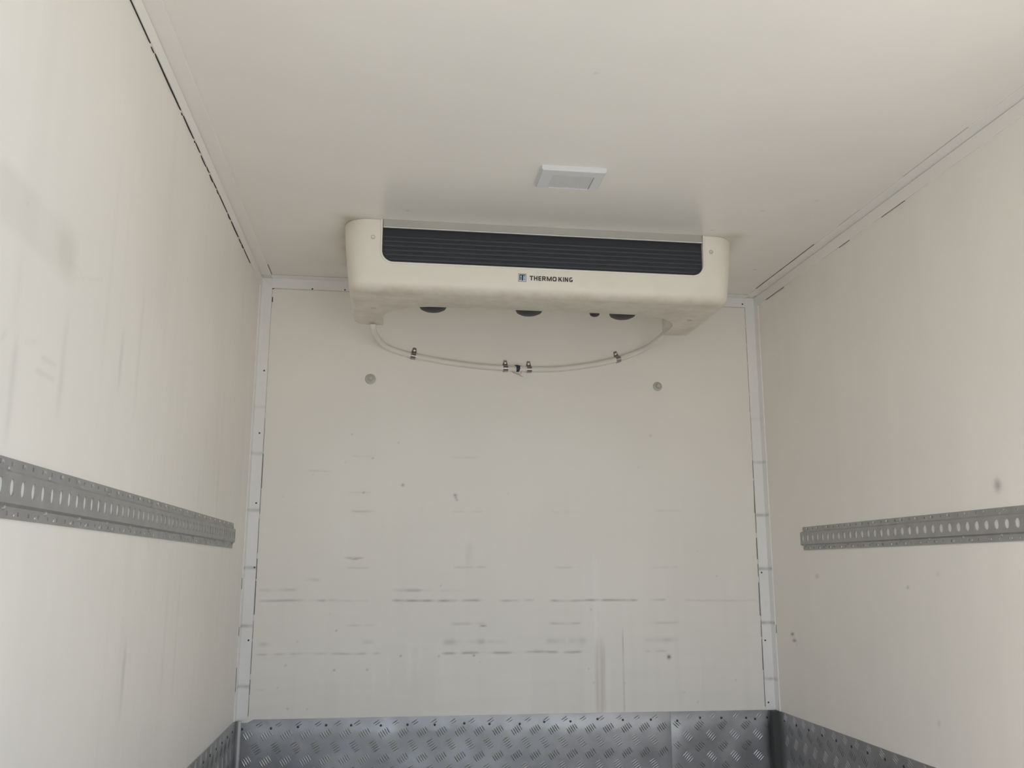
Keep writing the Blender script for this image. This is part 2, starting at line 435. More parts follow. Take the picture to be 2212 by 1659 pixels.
# ------------------------------------------------------------------ the setting
T = 0.06
tag(grid_panel('wall_back', (0, 0, 0), (W, 0, 0), (0, 0, ZC), 520, 620, (0, T, 0), M['wall'], wear_back), kind='structure')
tag(grid_panel('wall_left', (0, YO, 0), (0, -YO+T, 0), (0, 0, ZC), 420, 260, (-T, 0, 0), M['wall_side'], wear_left), kind='structure')
tag(grid_panel('wall_right', (W, YO, 0), (0, -YO+T, 0), (0, 0, ZC), 420, 260, (T, 0, 0), M['wall_side'], wear_right), kind='structure')
tag(grid_panel('ceiling', (-T, YO, ZC), (W+2*T, 0, 0), (0, -YO+T, 0), 300, 440, (0, 0, T), M['ceil'], wear_ceil), kind='structure')
tag(MB().box((-T, YO, -0.08), (W+T, T, 0)).build('floor', M['floor'], smooth=0), kind='structure')
tag(MB().box((-40, -50, -1.0), (42, 30, -0.9)).build('ground', M['concrete'], smooth=0), kind='structure')

FL = 0.042; TH = 0.004
def corner_trim(name, x0, sx):
    """white angle up a vertical corner: one flange on the back wall, one on the side wall"""
    zt = ZC-TH
    a = grid_panel(name, (x0+sx*TH, -TH, K), (sx*(FL-TH), 0, 0), (0, 0, zt-K-(FL-TH)*0), 8, 420, (0, TH, 0), M['trim'], wear_trim)
    tag(a, kind='structure')
    grid_panel('side_flange', (x0+sx*TH, -FL, K), (0, FL, 0), (0, 0, zt-K), 8, 420, (-sx*TH, 0, 0), M['trim'], wear_trim, a)
    # grime packed into the joint beside the flange, broken and uneven
    z = K+0.01; i = 0
    while z < 1.93:
        L = random.uniform(0.05, 0.14); wd = (0.0030 if z < 1.25 else 0.0016)*random.uniform(0.6, 1.25)
        pts = [(x0+sx*(FL+0.0005), z), (x0+sx*(FL+wd), z+0.004), (x0+sx*(FL+wd*random.uniform(.6, 1)), z+L-0.004), (x0+sx*(FL+0.0005), z+L)]
        MB().prism([(p[0], p[1]) for p in pts], 1, -0.0012, 0.0).build('grime_line', M['seal'] if z < 1.30 else M['seal_pale'], a, 0)
        z += L+random.uniform(-0.004, 0.02); i += 1
    return a
tl = corner_trim('trim_1', 0.0, 1)
tr = corner_trim('trim_2', W, -1)
def screws(pts, parent):
    for x, z in pts:
        MB().lathe([(0.0033, 0), (0.0033, 0.0008), (0.0018, 0.0014)], (x, -TH, z), 'y', 10, -1).build('screw', M['rivet'], parent)
screws([(0.030, 1.611), (0.026, 1.371), (0.029, 1.11), (0.036, 0.877), (0.030, 0.621)], tl)
screws([(1.969, 0.861), (1.969, 0.605), (1.969, 0.377)], tr)
for z0, z1 in ((0.80, 0.84), (0.64, 0.67), (0.45, 0.53)):
    MB().box((0.0, -FL-0.002, z0), (0.0015, -FL, z1)).build('grime_line', M['seal'], tl, 0)
MB().box((W-0.0015, -FL-0.002, 0.635), (W, -FL, 0.665)).build('grime_line', M['seal'], tr, 0)

# angle along the back wall and the ceiling
tb = grid_panel('trim_3', (FL, -TH, ZC-FL), (W-2*FL, 0, 0), (0, 0, FL-TH), 60, 4, (0, TH, 0), M['trim'], clean)
tag(tb, kind='structure')
# mitred ends, so the corner joint shows as a fine diagonal
MB().prism([(TH, ZC-TH), (FL-0.0008, ZC-TH), (FL-0.0008, ZC-FL+0.0008)], 1, -TH-0.0015, -TH).build('mitre', M['trim'], tb, 0)
MB().prism([(W-TH, ZC-TH), (W-FL+0.0008, ZC-TH), (W-FL+0.0008, ZC-FL+0.0008)], 1, -TH-0.0015, -TH).build('mitre', M['trim'], tb, 0)
MB().box((FL, -FL, ZC-TH), (W-FL, 0, ZC)).build('ceiling_flange', M['trim'], tb, 0)
MB().box((FL, -FL-0.002, ZC-0.0015), (W-FL, -FL, ZC)).build('sealant', M['seal_pale'], tb, 0)
MB().box((FL, -0.0015, ZC-FL-0.0025), (W-FL, 0, ZC-FL)).build('sealant', M['seal_pale'], tb, 0)
MB().prism([(FL-.002, ZC-FL-0.003), (FL+.010, ZC-FL+0.0005), (FL+.004, ZC-FL-0.004)], 1, -0.0025, 0).build('grime_line', M['crack'], tb, 0)
MB().box((FL+.002, -0.002, ZC-0.098), (FL+.0045, 0, ZC-0.078)).build('grime_line', M['crack'], tl, 0)
screws([(0.320, 1.944), (0.195, 1.942), (1.947, 1.953)], tb)

def ceiling_trim(name, x0, sx):
    """angle along a side wall and the ceiling, running back to the open end"""
    a = MB().box((min(x0, x0+sx*TH), YO, ZC-FL), (max(x0, x0+sx*TH), -FL, ZC-TH)).build(name, M['cove'], smooth=0)
    tag(a, kind='structure')
    MB().box((min(x0, x0+sx*FL), YO, ZC-0.0018), (max(x0, x0+sx*FL), -FL, ZC)).build('ceiling_flange', M['cove'], a, 0)
    return a
t4 = ceiling_trim('trim_4', 0.0, 1)
t5 = ceiling_trim('trim_5', W, -1)
for y0, y1, wd, dz in [(-2.1, -1.677, .0035, 0), (-1.67, -1.645, .0028, -.006), (-1.639, -1.395, .0055, 0), (-1.39, -1.375, .0028, -.006), (-1.370, -1.248, .0048, 0),
                       (-1.243, -1.232, .0028, -.005), (-1.227, -1.168, .0034, 0), (-1.16, -1.09, .0026, -.005), (-1.084, -1.045, .003, 0), (-1.040, -0.985, .0062, -.004),
                       (-0.98, -0.94, .003, 0), (-0.937, -0.90, .003, -.004), (-0.895, -0.76, .0030, 0), (-0.755, -0.70, .0065, 0), (-0.69, -0.55, .0055, 0),
                       (-0.54, -0.49, .003, -.003), (-0.485, -0.44, .007, 0), (-0.435, -0.29, .0026, 0)]:
    z1 = ZC-FL+dz*0.55
    MB().prism([(y0, z1), (y0+.01, z1-wd*.45), ((y0+y1)/2, z1-wd*.65), (y1-.01, z1-wd*.4), (y1, z1)], 0, 0.0, 0.0022).build('gap', M['crack'], t4, 0)
for y0, y1, wd in [(-0.29, -0.12, .0025), (-0.80, -0.73, .002), (-1.13, -1.0, .0016)]:
    MB().box((W-0.0015, y0, ZC-FL-wd), (W, y1, ZC-FL)).build('gap', M['seal'], t5, 0)
for y0, y1, wd in [(-0.64, -0.13, .003), (-1.5, -1.2, .002), (-0.95, -0.82, .0018)]:
    MB().box((W-FL-wd, y0, ZC-0.0012), (W-FL, y1, ZC)).build('gap', M['seal_pale'] if y0 < -.7 else M['seal'], t5, 0)
MB().box((FL, -0.16, ZC-0.0012), (FL+.003, -0.05, ZC)).build('gap', M['seal'], t4, 0)

# ------------------------------------------------------------------ kick plates of five-bar tread plate
def tread(frame, u0, u1, v0, v1, pu, pv, rot, ou=0.0, ov=0.0):
    """raised bars in groups of five, alternate groups turned; frame(u, v, h) -> xyz"""
    mb = MB()
    def group(cu, cv, ang):
        ca, sa = math.cos(ang), math.sin(ang)
        for k in range(-2, 3):
            # the five bars are stepped across the group
            bu = cu+k*0.0082*(-sa); bv = cv+k*0.0082*ca
            L = 0.0150*(1-0.05*abs(k)); wd = 0.0021; h = 0.0012
            loc = [(-L, 0, 0), (-L*.55, wd, 0), (L*.55, wd, 0), (L, 0, 0), (L*.55, -wd, 0), (-L*.55, -wd, 0), (-L*.6, 0, h), (L*.6, 0, h)]
            pts = []
            for a, b, c in loc:
                uu = bu+a*ca-b*sa; vv = bv+a*sa+b*ca
                if not (u0 < uu < u1 and v0 < vv < v1): return_ok = False; break
                pts.append(frame(uu, vv, c))
            else:
                mb.add(pts, [(0, 1, 6), (1, 2, 7, 6), (2, 3, 7), (3, 4, 7), (4, 5, 6, 7), (5, 0, 6)])
    nu = int((u1-u0)/pu)+2; nv = int((v1-v0)/pv)+2
    for i in range(-1, nu):
        for j in range(-1, nv):
            a = u0+ou+i*pu; b = v1-ov-j*pv
            group(a, b, rot)                       # '\' groups
            group(a+pu/2, b-pv/2, rot+PI/2)        # '/' groups
    return mb

RIV = [(0.025, .319), (0.125, .320), (0.218, .323), (0.316, .327), (0.404, .325), (0.509, .322), (0.604, .323), (0.702, .321), (0.809, .324), (0.901, .320),
       (1.012, .318), (1.103, .323), (1.201, .323), (1.303, .329), (1.399, .324), (1.506, .323), (1.607, .318), (1.696, .327), (1.779, .325), (1.876, .323), (1.911, .319), (1.959, .323)]

def back_plate(x0, x1, yf, label, rot90, notch=False, seed=0):
    """sheet on the back wall, gently buckled along its riveted edge"""
    nx = int((x1-x0)/0.02); nz = 18
    def dent(x, z):
        e = vnoise(np.array([x]), np.array([z]), 11, 9, 400+seed)[0]-0.5
        crease = 0.0032*min(1, max(0, (K-0.026-0.008*e-z)/0.016))
        return crease*min(1, max(0, (x-x0)/0.02))*min(1, max(0, (x1-x)/0.02))*min(1, z/0.05)+0.0060*e*min(1, max(0, (K-z)/0.05))*min(1, max(0, (x-x0)/0.03))*min(1, max(0, (x1-x)/0.03))
    mb = MB(); V = []
    for j in range(nz+1):
        z = 0.004+(K-0.004)*j/nz
        for i in range(nx+1):
            x = x0+(x1-x0)*i/nx
            zz = z
            if j == nz and notch and x < 0.05: zz = z-0.010
            V.append((x, yf+min(0.0, -abs(dent(x, z))), zz))
    n = len(V); V += [(a, -0.0002, c) for a, b, c in V]
    F = []
    def q(i, j): return j*(nx+1)+i
    for j in range(nz):
        for i in range(nx):
            F.append((q(i, j), q(i+1, j), q(i+1, j+1), q(i, j+1)))
            F.append((n+q(i, j), n+q(i, j+1), n+q(i+1, j+1), n+q(i+1, j)))
    for i in range(nx):
        F.append((q(i, 0), n+q(i, 0), n+q(i+1, 0), q(i+1, 0))); F.append((q(i, nz), q(i+1, nz), n+q(i+1, nz), n+q(i, nz)))
    for j in range(nz):
        F.append((q(0, j), q(0, j+1), n+q(0, j+1), n+q(0, j))); F.append((q(nx, j), n+q(nx, j), n+q(nx, j+1), q(nx, j+1)))
    mb.add(V, F)
    root = mb.build('kick_plate', M['alu'], smooth=60)
    tag(root, label, 'kick plate', 'tread plate kick plates')
    fr = lambda u, v, h: (u, yf-h-abs(dent(u, v)), v)
    top = K-(0.028 if not rot90 else 0.004)
    if not rot90:
        t = tread(fr, x0+0.004, x1-0.004, 0.005, K-0.006, 0.0685, 0.0875, math.radians(-57), 0.016, 0.046)
    else:
        t = tread(fr, x0+0.004, x1-0.004, 0.005, K-0.002, 0.0915, 0.075, math.radians(-45), 0.012, 0.046)
    tag(t.build('tread_pattern', M['alu_bar'], root, 50), kind='stuff')
    for x, z in RIV:
        if x0 < x < x1:
            yy = yf-abs(dent(x, z))
            MB().lathe([(0.0048, -0.0005), (0.0045, 0.0012), (0.0022, 0.0022)], (x, yy, z), 'y', 10, -1).build('rivet', M['rivet'], root)
    return root
kb = back_plate(0.022, 1.587, -0.0030, 'long tread plate kick plate along the foot of the back wall', False, True, 1)
MB().box((0.078, -0.0036, 0.303), (0.082, -0.003, 0.318)).build('slot', M['crack'], kb, 0)
kb2 = back_plate(1.583, 1.972, -0.0052, 'short tread plate kick plate overlapping the long one at the right of the back wall', True, False, 2)

def side_plate(x0, sx, y1, label, seed, rot):
    yA = YO+0.005
    xf = x0+sx*0.0036
    root = MB().box((min(x0+sx*0.0008, xf), yA, 0.004), (max(x0+sx*0.0008, xf), y1, K)).build('kick_plate', M['alu_side'], smooth=0)
    tag(root, label, 'kick plate', 'tread plate kick plates')
    fr = lambda u, v, h: (xf+sx*h, u, v)
    tag(tread(fr, yA+0.004, y1-0.004, 0.005, K-0.002, 0.075, 0.0875, rot, 0.01, 0.052).build('tread_pattern', M['alu_bar'] if sx < 0 else M['alu_side'], root, 50), kind='stuff')
    for k in range(24):
        y = y1-0.05-0.1*k
        MB().lathe([(0.0048, -0.0005), (0.0045, 0.0012), (0.0022, 0.0022)], (xf, y, 0.322), 'x', 10, sx).build('rivet', M['rivet'], root)
    return root
side_plate(0.0, 1, -0.024, 'tread plate kick plate along the foot of the left wall', 3, math.radians(-57))
side_plate(W, -1, -0.030, 'tread plate kick plate along the foot of the right wall', 4, math.radians(-57))
# rounded bright edge strip in the left corner, plain dark strip filling the right one
ce = MB()
prof = [(0.0035, -0.024)]+[(0.0225-0.019*math.cos(a), -0.0225+0.019*math.sin(a)-0.0015) for a in [k*PI/2/8 for k in range(9)]]
pts = [(x, y) for x, y in prof]+[(0.003, -0.003)]
ce.prism([(p[0], p[1]) for p in pts], 2, 0.004, K-0.004)
o = ce.build('corner_strip', M['alu'], smooth=50)
tag(o, 'narrow bright rounded aluminium strip between the kick plates in the left corner', 'corner strip')
o = MB().box((1.972, -0.030, 0.003), (1.9985, -0.0008, K-0.002)).build('corner_infill', M['infill'], smooth=0)
tag(o, 'dark upright gasket between the kick plates in the right corner', 'infill')

# ------------------------------------------------------------------ slotted lashing rails
def cell_with_hole(mb, fr, y0, y1, z0, z1, cy, cz, ry, rz, n, depth, h):
    """rectangle with an oval hole through it and the hole's rim; h = height of the face, depth = rim depth"""
    cor = [(y0, z0), (y1, z0), (y1, z1), (y0, z1)]
    def onrect(a):
        dy, dz = math.cos(a), math.sin(a)
        t = min(((y1-cy) if dy > 0 else (y0-cy))/dy if abs(dy) > 1e-9 else 1e9, ((z1-cz) if dz > 0 else (z0-cz))/dz if abs(dz) > 1e-9 else 1e9)
        return (cy+dy*t, cz+dz*t)
    angs = [2*PI*k/n for k in range(n)]+[math.atan2(c[1]-cz, c[0]-cy) % (2*PI) for c in cor]
    angs = sorted(set(round(a, 6) for a in angs))
    O = [onrect(a) for a in angs]
    I = []
    for a in angs:
        # superellipse: slot with rounded ends
        ca, sa = math.cos(a), math.sin(a)
        # map the angle onto the oval
        t = math.atan2(sa*ry, ca*rz)
        I.append((cy+ry*math.copysign(abs(math.cos(t))**0.85, math.cos(t)), cz+rz*math.copysign(abs(math.sin(t))**0.85, math.sin(t))))
    m_ = len(angs)
    v = [fr(p[0], p[1], h) for p in O]+[fr(p[0], p[1], h) for p in I]+[fr(p[0], p[1], h-depth) for p in I]
    f = []
    for k in range(m_):
        k2 = (k+1) % m_
        f.append((k, k2, m_+k2, m_+k)); f.append((m_+k, m_+k2, 2*m_+k2, 2*m_+k))
    mb.add(v, f)

def rail(x0, sx, yend, zc, label):
    H2 = 0.0410; WB = 0.0245; HT = 0.0085; P = 0.038
    fr = lambda y, z, h: (x0+sx*h, y, zc+z)
    y_end = yend; n = int((yend-(YO+0.05))/P)
    y_start = yend-n*P
    mb = MB()
    for k in range(n):
        a = yend-(k+1)*P; b = yend-k*P; c = (a+b)/2
        cell_with_hole(mb, fr, a, b, -WB+0.004, WB-0.004, c, 0.001, 0.0085, 0.0120, 16, 0.0030, HT)
        # sloping sides of the hat section
        for s in (-1, 1):
            mb.add([fr(a, s*(WB-0.004), HT), fr(b, s*(WB-0.004), HT), fr(b, s*WB, 0.003), fr(a, s*WB, 0.003)], [(0, 1, 2, 3)])
            lo, hi = sorted((s*WB, s*H2))
            # flange with a small punched hole per pitch
            e = a if k < n-1 else a
            bb = b if not (k == 0) else b-0.012
            cell_with_hole(mb, fr, a, bb, lo, hi, c+0.004, s*0.0335, 0.0028, 0.0036, 8, 0.003, 0.003)
            mb.add([fr(a, s*H2, 0.003), fr(bb, s*H2, 0.003), fr(bb, s*H2, 0), fr(a, s*H2, 0)], [(0, 1, 2, 3)])
    # closed end: step of the hat and the flange ends
    mb.add([fr(yend, -WB+0.004, HT), fr(yend, WB-0.004, HT), fr(yend, WB, 0.003), fr(yend, WB, 0), fr(yend, -WB, 0), fr(yend, -WB, 0.003)], [(0, 1, 2, 3, 4, 5)])
    for s in (-1, 1):
        mb.add([fr(yend-0.012, s*WB, 0.003), fr(yend-0.012, s*H2, 0.003), fr(yend-0.012, s*H2, 0), fr(yend-0.012, s*WB, 0)], [(0, 1, 2, 3)])
        mb.add([fr(yend-0.012, s*WB, 0.003), fr(yend-0.012, s*WB, 0), fr(yend, s*WB, 0), fr(yend, s*WB, 0.003)], [(0, 1, 2, 3)])
    root = mb.build('lashing_rail', M['zinc'], smooth=30)
    tag(root, label, 'lashing rail', 'slotted lashing rails')
    rm = MB().lathe([(0.0036, 0), (0.0034, 0.0010), (0.0016, 0.0018)], (0, 0, 0), 'x', 8, sx).mesh('screw', M['bright'])
    rm2 = MB().lathe([(0.0036, 0), (0.0034, 0.0010), (0.0016, 0.0018)], (0, 0, 0), 'x', 8, sx).mesh('screw', M['rivet'])
    for k in range(30):
        for s in (-1, 1):
            y = yend-0.055-0.076*k+0.01*s
            if y < YO+0.1: continue
            link('screw', rm, root, (x0+sx*0.003, y, zc+s*0.0345))
    # pressed lugs where web and flange meet, one every fourth slot
    for k in range(16):
        y = yend-0.030-0.152*k
        if y < YO+0.1: continue
        for s in (-1, 1):
            MB().lathe([(0.0042, 0), (0.0036, 0.0026), (0.0018, 0.0040)], (x0+sx*0.003, y, zc+s*(WB+0.0018)), 'x', 8, sx).build('lug', M['zinc'], root)
    mb = MB().box((min(x0+sx*0.0048, x0+sx*0.0056), y_start, zc-0.0185), (max(x0+sx*0.0048, x0+sx*0.0056), yend-0.004, zc+0.0185))  # pale strip added behind the slots so they look light inside
    mb.build('slot_lightener_strip', M['slot_lightener'], root, 0)
    return root
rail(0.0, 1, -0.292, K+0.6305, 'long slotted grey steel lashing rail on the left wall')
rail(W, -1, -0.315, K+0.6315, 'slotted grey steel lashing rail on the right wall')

# ------------------------------------------------------------------ evaporator (cooling unit) under the ceiling
CX = 1.006
ev = empty('evaporator', (CX, -0.43, ZC))
tag(ev, 'cream evaporator cooling unit with a black louvred outlet, hung from the ceiling', 'evaporator')

def ring(hw, yf, yr, rf, z, rr=0.02, n=10):
    p = []
    for k in range(n+1):            # rear left
        a = PI/2+k/n*PI/2; p.append((CX-hw+rr+rr*math.cos(a), yr-rr+rr*math.sin(a), z))
    for k in range(n+1):            # front left
        a = PI+k/n*PI/2; p.append((CX-hw+rf+rf*math.cos(a), yf+rf+rf*math.sin(a), z))
    for k in range(n+1):
        a = 1.5*PI+k/n*PI/2; p.append((CX+hw-rf+rf*math.cos(a), yf+rf+rf*math.sin(a), z))
    for k in range(n+1):
        a = k/n*PI/2; p.append((CX+hw-rr+rr*math.cos(a), yr-rr+rr*math.sin(a), z))
    return p
YR = -0.205
lv = [(0.660, -0.667, YR, 0.080, ZC), (0.655, -0.663, YR, 0.075, K+1.56), (0.6455, -0.657, YR, 0.068, K+1.47), (0.642, -0.654, YR, 0.066, K+1.443)]
for k in range(1, 9):
    a = k/8*PI/2
    i = 0.038*(1-math.cos(a)); lv.append((0.642-i*0.75, -0.654+i, YR-i*0.25, max(0.03, 0.066-i), K+1.443-0.043*math.sin(a)))
rings = [ring(*q) for q in lv]
nr = len(rings[0])
sh = MB()
V = [p for r in rings for p in r]
F = []
for j in range(len(rings)-1):
    for k in range(nr):
        a = j*nr+k; b = j*nr+(k+1) % nr
        F.append((a, a+nr, b+nr, b))
F.append(tuple(range(nr))); F.append(tuple(range((len(rings)-1)*nr, len(rings)*nr))[::-1])
sh.add(V, F)
solid = bpy.data.objects.new('shell_solid', sh.mesh('shell_solid', M['shell'], 0)); COL.objects.link(solid)
# outlet opening (open to the ceiling, lower corners rounded)
OX0, OX1, OZ = 0.471, 1.544, K+1.4925
def opening(inset=0.0, r=0.036, n=8):
    x0, x1, z0 = OX0+inset, OX1-inset, OZ+inset
    p = [(x0, ZC+0.02)]
    p += [(x0+r-r*math.cos(k/n*PI/2), z0+r-r*math.sin(k/n*PI/2)) for k in range(n+1)]
    p += [(x1-r+r*math.sin(k/n*PI/2), z0+r-r*math.cos(k/n*PI/2)) for k in range(n+1)]
    p += [(x1, ZC+0.02)]
    return p
c1 = bpy.data.objects.new('cut_a', MB().prism(opening(), 1, -0.80, -0.595).mesh('cut_a', M['shell'], 0)); COL.objects.link(c1)
# recess under the fans, leaving a foot at each end
half = [(0.530, 0.0), (0.530, -0.310)]
ar = [(0.530-0.185*(1-math.cos(t)), -0.310-0.162*math.sin(t)) for t in [k/10*PI/2 for k in range(1, 11)]]
pl = [(CX-a, b) for a, b in half+ar]
pr_ = [(CX+a, b) for a, b in (half+ar)[::-1]]
c2 = bpy.data.objects.new('cut_b', MB().prism(pl+pr_, 2, K+1.36, K+1.512).mesh('cut_b', M['shell'], 0)); COL.objects.link(c2)
for c in (c1, c2):
    md = solid.modifiers.new('b', 'BOOLEAN'); md.operation = 'DIFFERENCE'; md.object = c; md.solver = 'EXACT'
bv = solid.modifiers.new('bevel', 'BEVEL'); bv.width = 0.004; bv.segments = 2; bv.limit_method = 'ANGLE'; bv.angle_limit = math.radians(50)
dg = bpy.context.evaluated_depsgraph_get()
me = bpy.data.meshes.new_from_object(solid.evaluated_get(dg))
me.name = 'shell'
for p in me.polygons: p.use_smooth = True
me.set_sharp_from_angle(angle=math.radians(38))
for t in (solid, c1, c2): bpy.data.objects.remove(t, do_unlink=True)
shell = link('shell', me, ev)

# raised bead round the outlet
op = [p for p in opening(-0.0035, 0.0395) if p[1] < ZC]
yb = lambda z: -0.667+(ZC-z)/(ZC-K-1.443)*0.013
path = [(op[0][0], yb(ZC), ZC-0.001)]+[(x, yb(z)-0.0005, z) for x, z in op]+[(op[-1][0], yb(ZC), ZC-0.001)]
MB().tube(path, 0.0040, 8).build('outlet_bead', M['bead'], ev, 60)
# satin strip across the top of the outlet
MB().prism([(-0.668, ZC-0.0005), (-0.668, ZC-0.023), (-0.6705, ZC-0.0265), (-0.6685, ZC-0.0275), (-0.655, ZC-0.0255), (-0.655, ZC-0.0005)], 0, OX0+0.002, OX1-0.002).build('top_strip', M['deflector'], ev, 20)
MB().tube([(OX0+0.002, -0.6694, ZC-0.0270), (OX1-0.002, -0.6694, ZC-0.0270)], 0.0017, 8).build('strip_edge_highlight', M['lip'], ev, 60)  # white tube stands in for light along the strip's lower edge
# dark grille body filling the outlet, its louvre ribs standing a little proud
gp = [(x, min(z, ZC-0.024)) for x, z in opening(0.0006)]
MB().prism(gp, 1, -0.652, -0.60).build('grille', M['coil'], ev, 30)
nl = 6
for k in range(nl):
    z = ZC-0.051-0.0150*k
    e = (0.003, 0.003, 0.003, 0.003, 0.009, 0.022)[k]
    MB().prism([(-0.6515, z+0.0022), (-0.6545, z+0.0014), (-0.6550, z-0.0010), (-0.6538, z-0.0060), (-0.6515, z-0.0078)], 0, OX0+e, OX1-e).build('louvre', M['black'], ev, 20)
# cover screws
for x, z in ((0.4412, K+1.5705), (1.5728, K+1.576)):
    yy = -0.667+(ZC-z)/(ZC-K-1.443)*0.013
    MB().lathe([(0.0075, -0.002), (0.0075, 0.0012), (0.0050, 0.0022), (0.0045, 0.0008), (0.001, 0.0006)], (x, yy, z), 'y', 16, -1).build('cover_screw', M['cap'], ev, 50)
for x in (0.4447, 2*CX-0.4447):
    MB().lathe([(0.0090, -0.002), (0.0090, 0.0012), (0.0065, 0.0012), (0.0055, -0.0012), (0.001, -0.0012)], (x, -0.4529+0.02, K+1.400), 'z', 16, -1).build('cover_screw', M['cap'], ev, 50)
# drain stubs under the feet
# fans under the recess
for k, x in enumerate((0.6534, 1.0055, 1.3576)):
    f = MB()
    f.lathe([(0.112, 0.0), (0.112, 0.010), (0.106, 0.012), (0.102, 0.010), (0.102, 0.002), (0.05, 0.001)], (x, -0.295, K+1.512), 'z', 36, -1)
    fo = f.build('fan', M['fan'], ev, 40)
    g = MB()
    for r, dz in ((0.100, 0.014), (0.084, 0.019), (0.068, 0.023)):
        g.tube([(x+r*math.cos(a), -0.295+r*math.sin(a), K+1.512-dz) for a in [2*PI*i/32 for i in range(33)]], 0.0022, 6, False)
    for i in range(6):
        a = 2*PI*i/6+0.3
        g.tube([(x+r*math.cos(a), -0.295+r*math.sin(a), K+1.512-dz) for r, dz in ((0.108, 0.010), (0.100, 0.013), (0.084, 0.018), (0.068, 0.022), (0.045, 0.026))], 0.0022, 6)
    go = g.build('fan_guard', M['fan'], None, 60); go.parent = fo
    h = MB().lathe([(0.050, 0.004), (0.0495, 0.058), (0.045, 0.066), (0.032, 0.0725), (0.012, 0.0752), (0.002, 0.0755)], (x, -0.295, K+1.512), 'z', 32, -1)
    ho = h.build('fan_hub', M['fan'], None, 40); ho.parent = fo
MB().lathe([(0.020, 0), (0.020, 0.056), (0.017, 0.066), (0.011, 0.0705), (0.002, 0.072)], (1.2517, -0.295, K+1.512), 'z', 24, -1).build('sensor_cap', M['fan'], ev, 40)

# lettering and emblem on the lip, printed flat
def decal_y(z): return -0.657+(K+1.47-z)/0.027*0.003
def letters():
    """block capitals as flat polygons; each x range in hundredths of the line's length, y 0..1"""
    P = []
    X = {'T': (0, 85), 'H': (100, 187), 'E': (206, 276), 'R': (295, 382), 'M': (404, 524), 'O': (540, 641), 'K': (681, 772), 'I': (790, 815), 'N': (831, 917), 'G': (940, 1025)}
    q = lambda x0, x1, y0, y1: [(x0, y0), (x1, y0), (x1, y1), (x0, y1)]
    st, sh = 26.0, 0.23
    def ring(x0, x1, y0, y1, a0, a1, n=22):
        """rounded-square stroke from angle a0 to a1"""
        cx, cy, rx, ry = (x0+x1)/2, (y0+y1)/2, (x1-x0)/2, (y1-y0)/2
        def pt(a, dx, dy):
            c, s_ = math.cos(a), math.sin(a); e = 0.62
            return (cx+(rx-dx)*math.copysign(abs(c)**e, c), cy+(ry-dy)*math.copysign(abs(s_)**e, s_))
        for k in range(n):
            a, b_ = a0+(a1-a0)*k/n, a0+(a1-a0)*(k+1)/n
            P.append([pt(a, 0, 0), pt(b_, 0, 0), pt(b_, st, sh), pt(a, st, sh)])
    a, b = X['T']; P.append(q(a, b, 1-sh, 1)); P.append(q((a+b)/2-st/2, (a+b)/2+st/2, 0, 1-sh))
    a, b = X['H']; P.append(q(a, a+st, 0, 1)); P.append(q(b-st, b, 0, 1)); P.append(q(a+st, b-st, .39, .61))
    a, b = X['E']; P.append(q(a, a+st, 0, 1)); P.append(q(a+st, b, 0, sh)); P.append(q(a+st, b-4, .39, .61)); P.append(q(a+st, b, 1-sh, 1))
    a, b = X['R']; P.append(q(a, a+st, 0, 1)); P.append(q(a+st, b-14, 1-sh, 1)); P.append(q(a+st, b-14, .36, .36+sh))
    P.append([(b-14, 1), (b-2, .88), (b-2, .48), (b-14, .36), (b-14-st*.5, .5), (b-14-st*.5, .86)]); P.append([(a+40, .36), (a+66, .36), (b+2, 0), (b-26, 0)])
    a, b = X['M']; P.append(q(a, a+st, 0, 1)); P.append(q(b-st, b, 0, 1)); mid = (a+b)/2
    P.append([(a+st, 1), (a+st, .58), (mid-11, 0), (mid, 0), (mid, .36)]); P.append([(b-st, 1), (mid, .36), (mid, 0), (mid+11, 0), (b-st, .58)])
    a, b = X['O']; ring(a, b, -.01, 1.01, 0, 2*PI, 36)
    a, b = X['K']; P.append(q(a, a+st, 0, 1)); P.append([(a+st, .64), (a+st, .34), (b-2, 1), (b-32, 1)][::-1]); P.append([(a+40, .60), (a+58, .66), (b+2, 0), (b-30, 0), (a+30, .46)])
    a, b = X['I']; P.append(q(a, b, 0, 1))
    a, b = X['N']; P.append(q(a, a+st, 0, 1)); P.append(q(b-st, b, 0, 1)); P.append([(a+st, 1), (a+st, .55), (b-st, 0), (b-st, .45)])
    a, b = X['G']; ring(a, b, -.01, 1.01, 0.75, 2*PI-0.45, 30); P.append(q(b-st, b, .16, .50)); P.append(q(b-46, b-st, .33, .50))
    return P
mb = MB()
for poly in letters():
    v = []
    for u, t in poly:
        z = K+1.4505+t*0.0152
        v.append((0.9525+u/1025*0.1438, decal_y(z)-0.0006, z))
    mb.add(v, [tuple(range(len(v)))])
mb.build('lettering', M['ink'], ev, 0)
def flat(rects, name, m, dy, parent=ev):
    mb = MB()
    for x0, x1, z0, z1 in rects:
        mb.add([(x0, decal_y(z0)-dy, z0), (x1, decal_y(z0)-dy, z0), (x1, decal_y(z1)-dy, z1), (x0, decal_y(z1)-dy, z1)], [(0, 1, 2, 3)])
    return mb.build(name, m, parent, 0)
ex, ez, es = 0.9150, K+1.4450, 0.0265
R_ = lambda a, b, c, d: (ex+a*es, ex+b*es, ez+c*es, ez+d*es)
em = flat([R_(0, 1, 0, 1)], 'emblem', M['ink'], 0.0004)
e1 = flat([R_(.04, .96, .04, .96)], 'emblem_ground', M['decal'], 0.0007, None); e1.parent = em
e2 = flat([R_(.14, .86, .76, .88), R_(.14, .25, .18, .76), R_(.41, .60, .14, .76)], 'emblem_mark', M['navy'], 0.0011, None); e2.parent = em
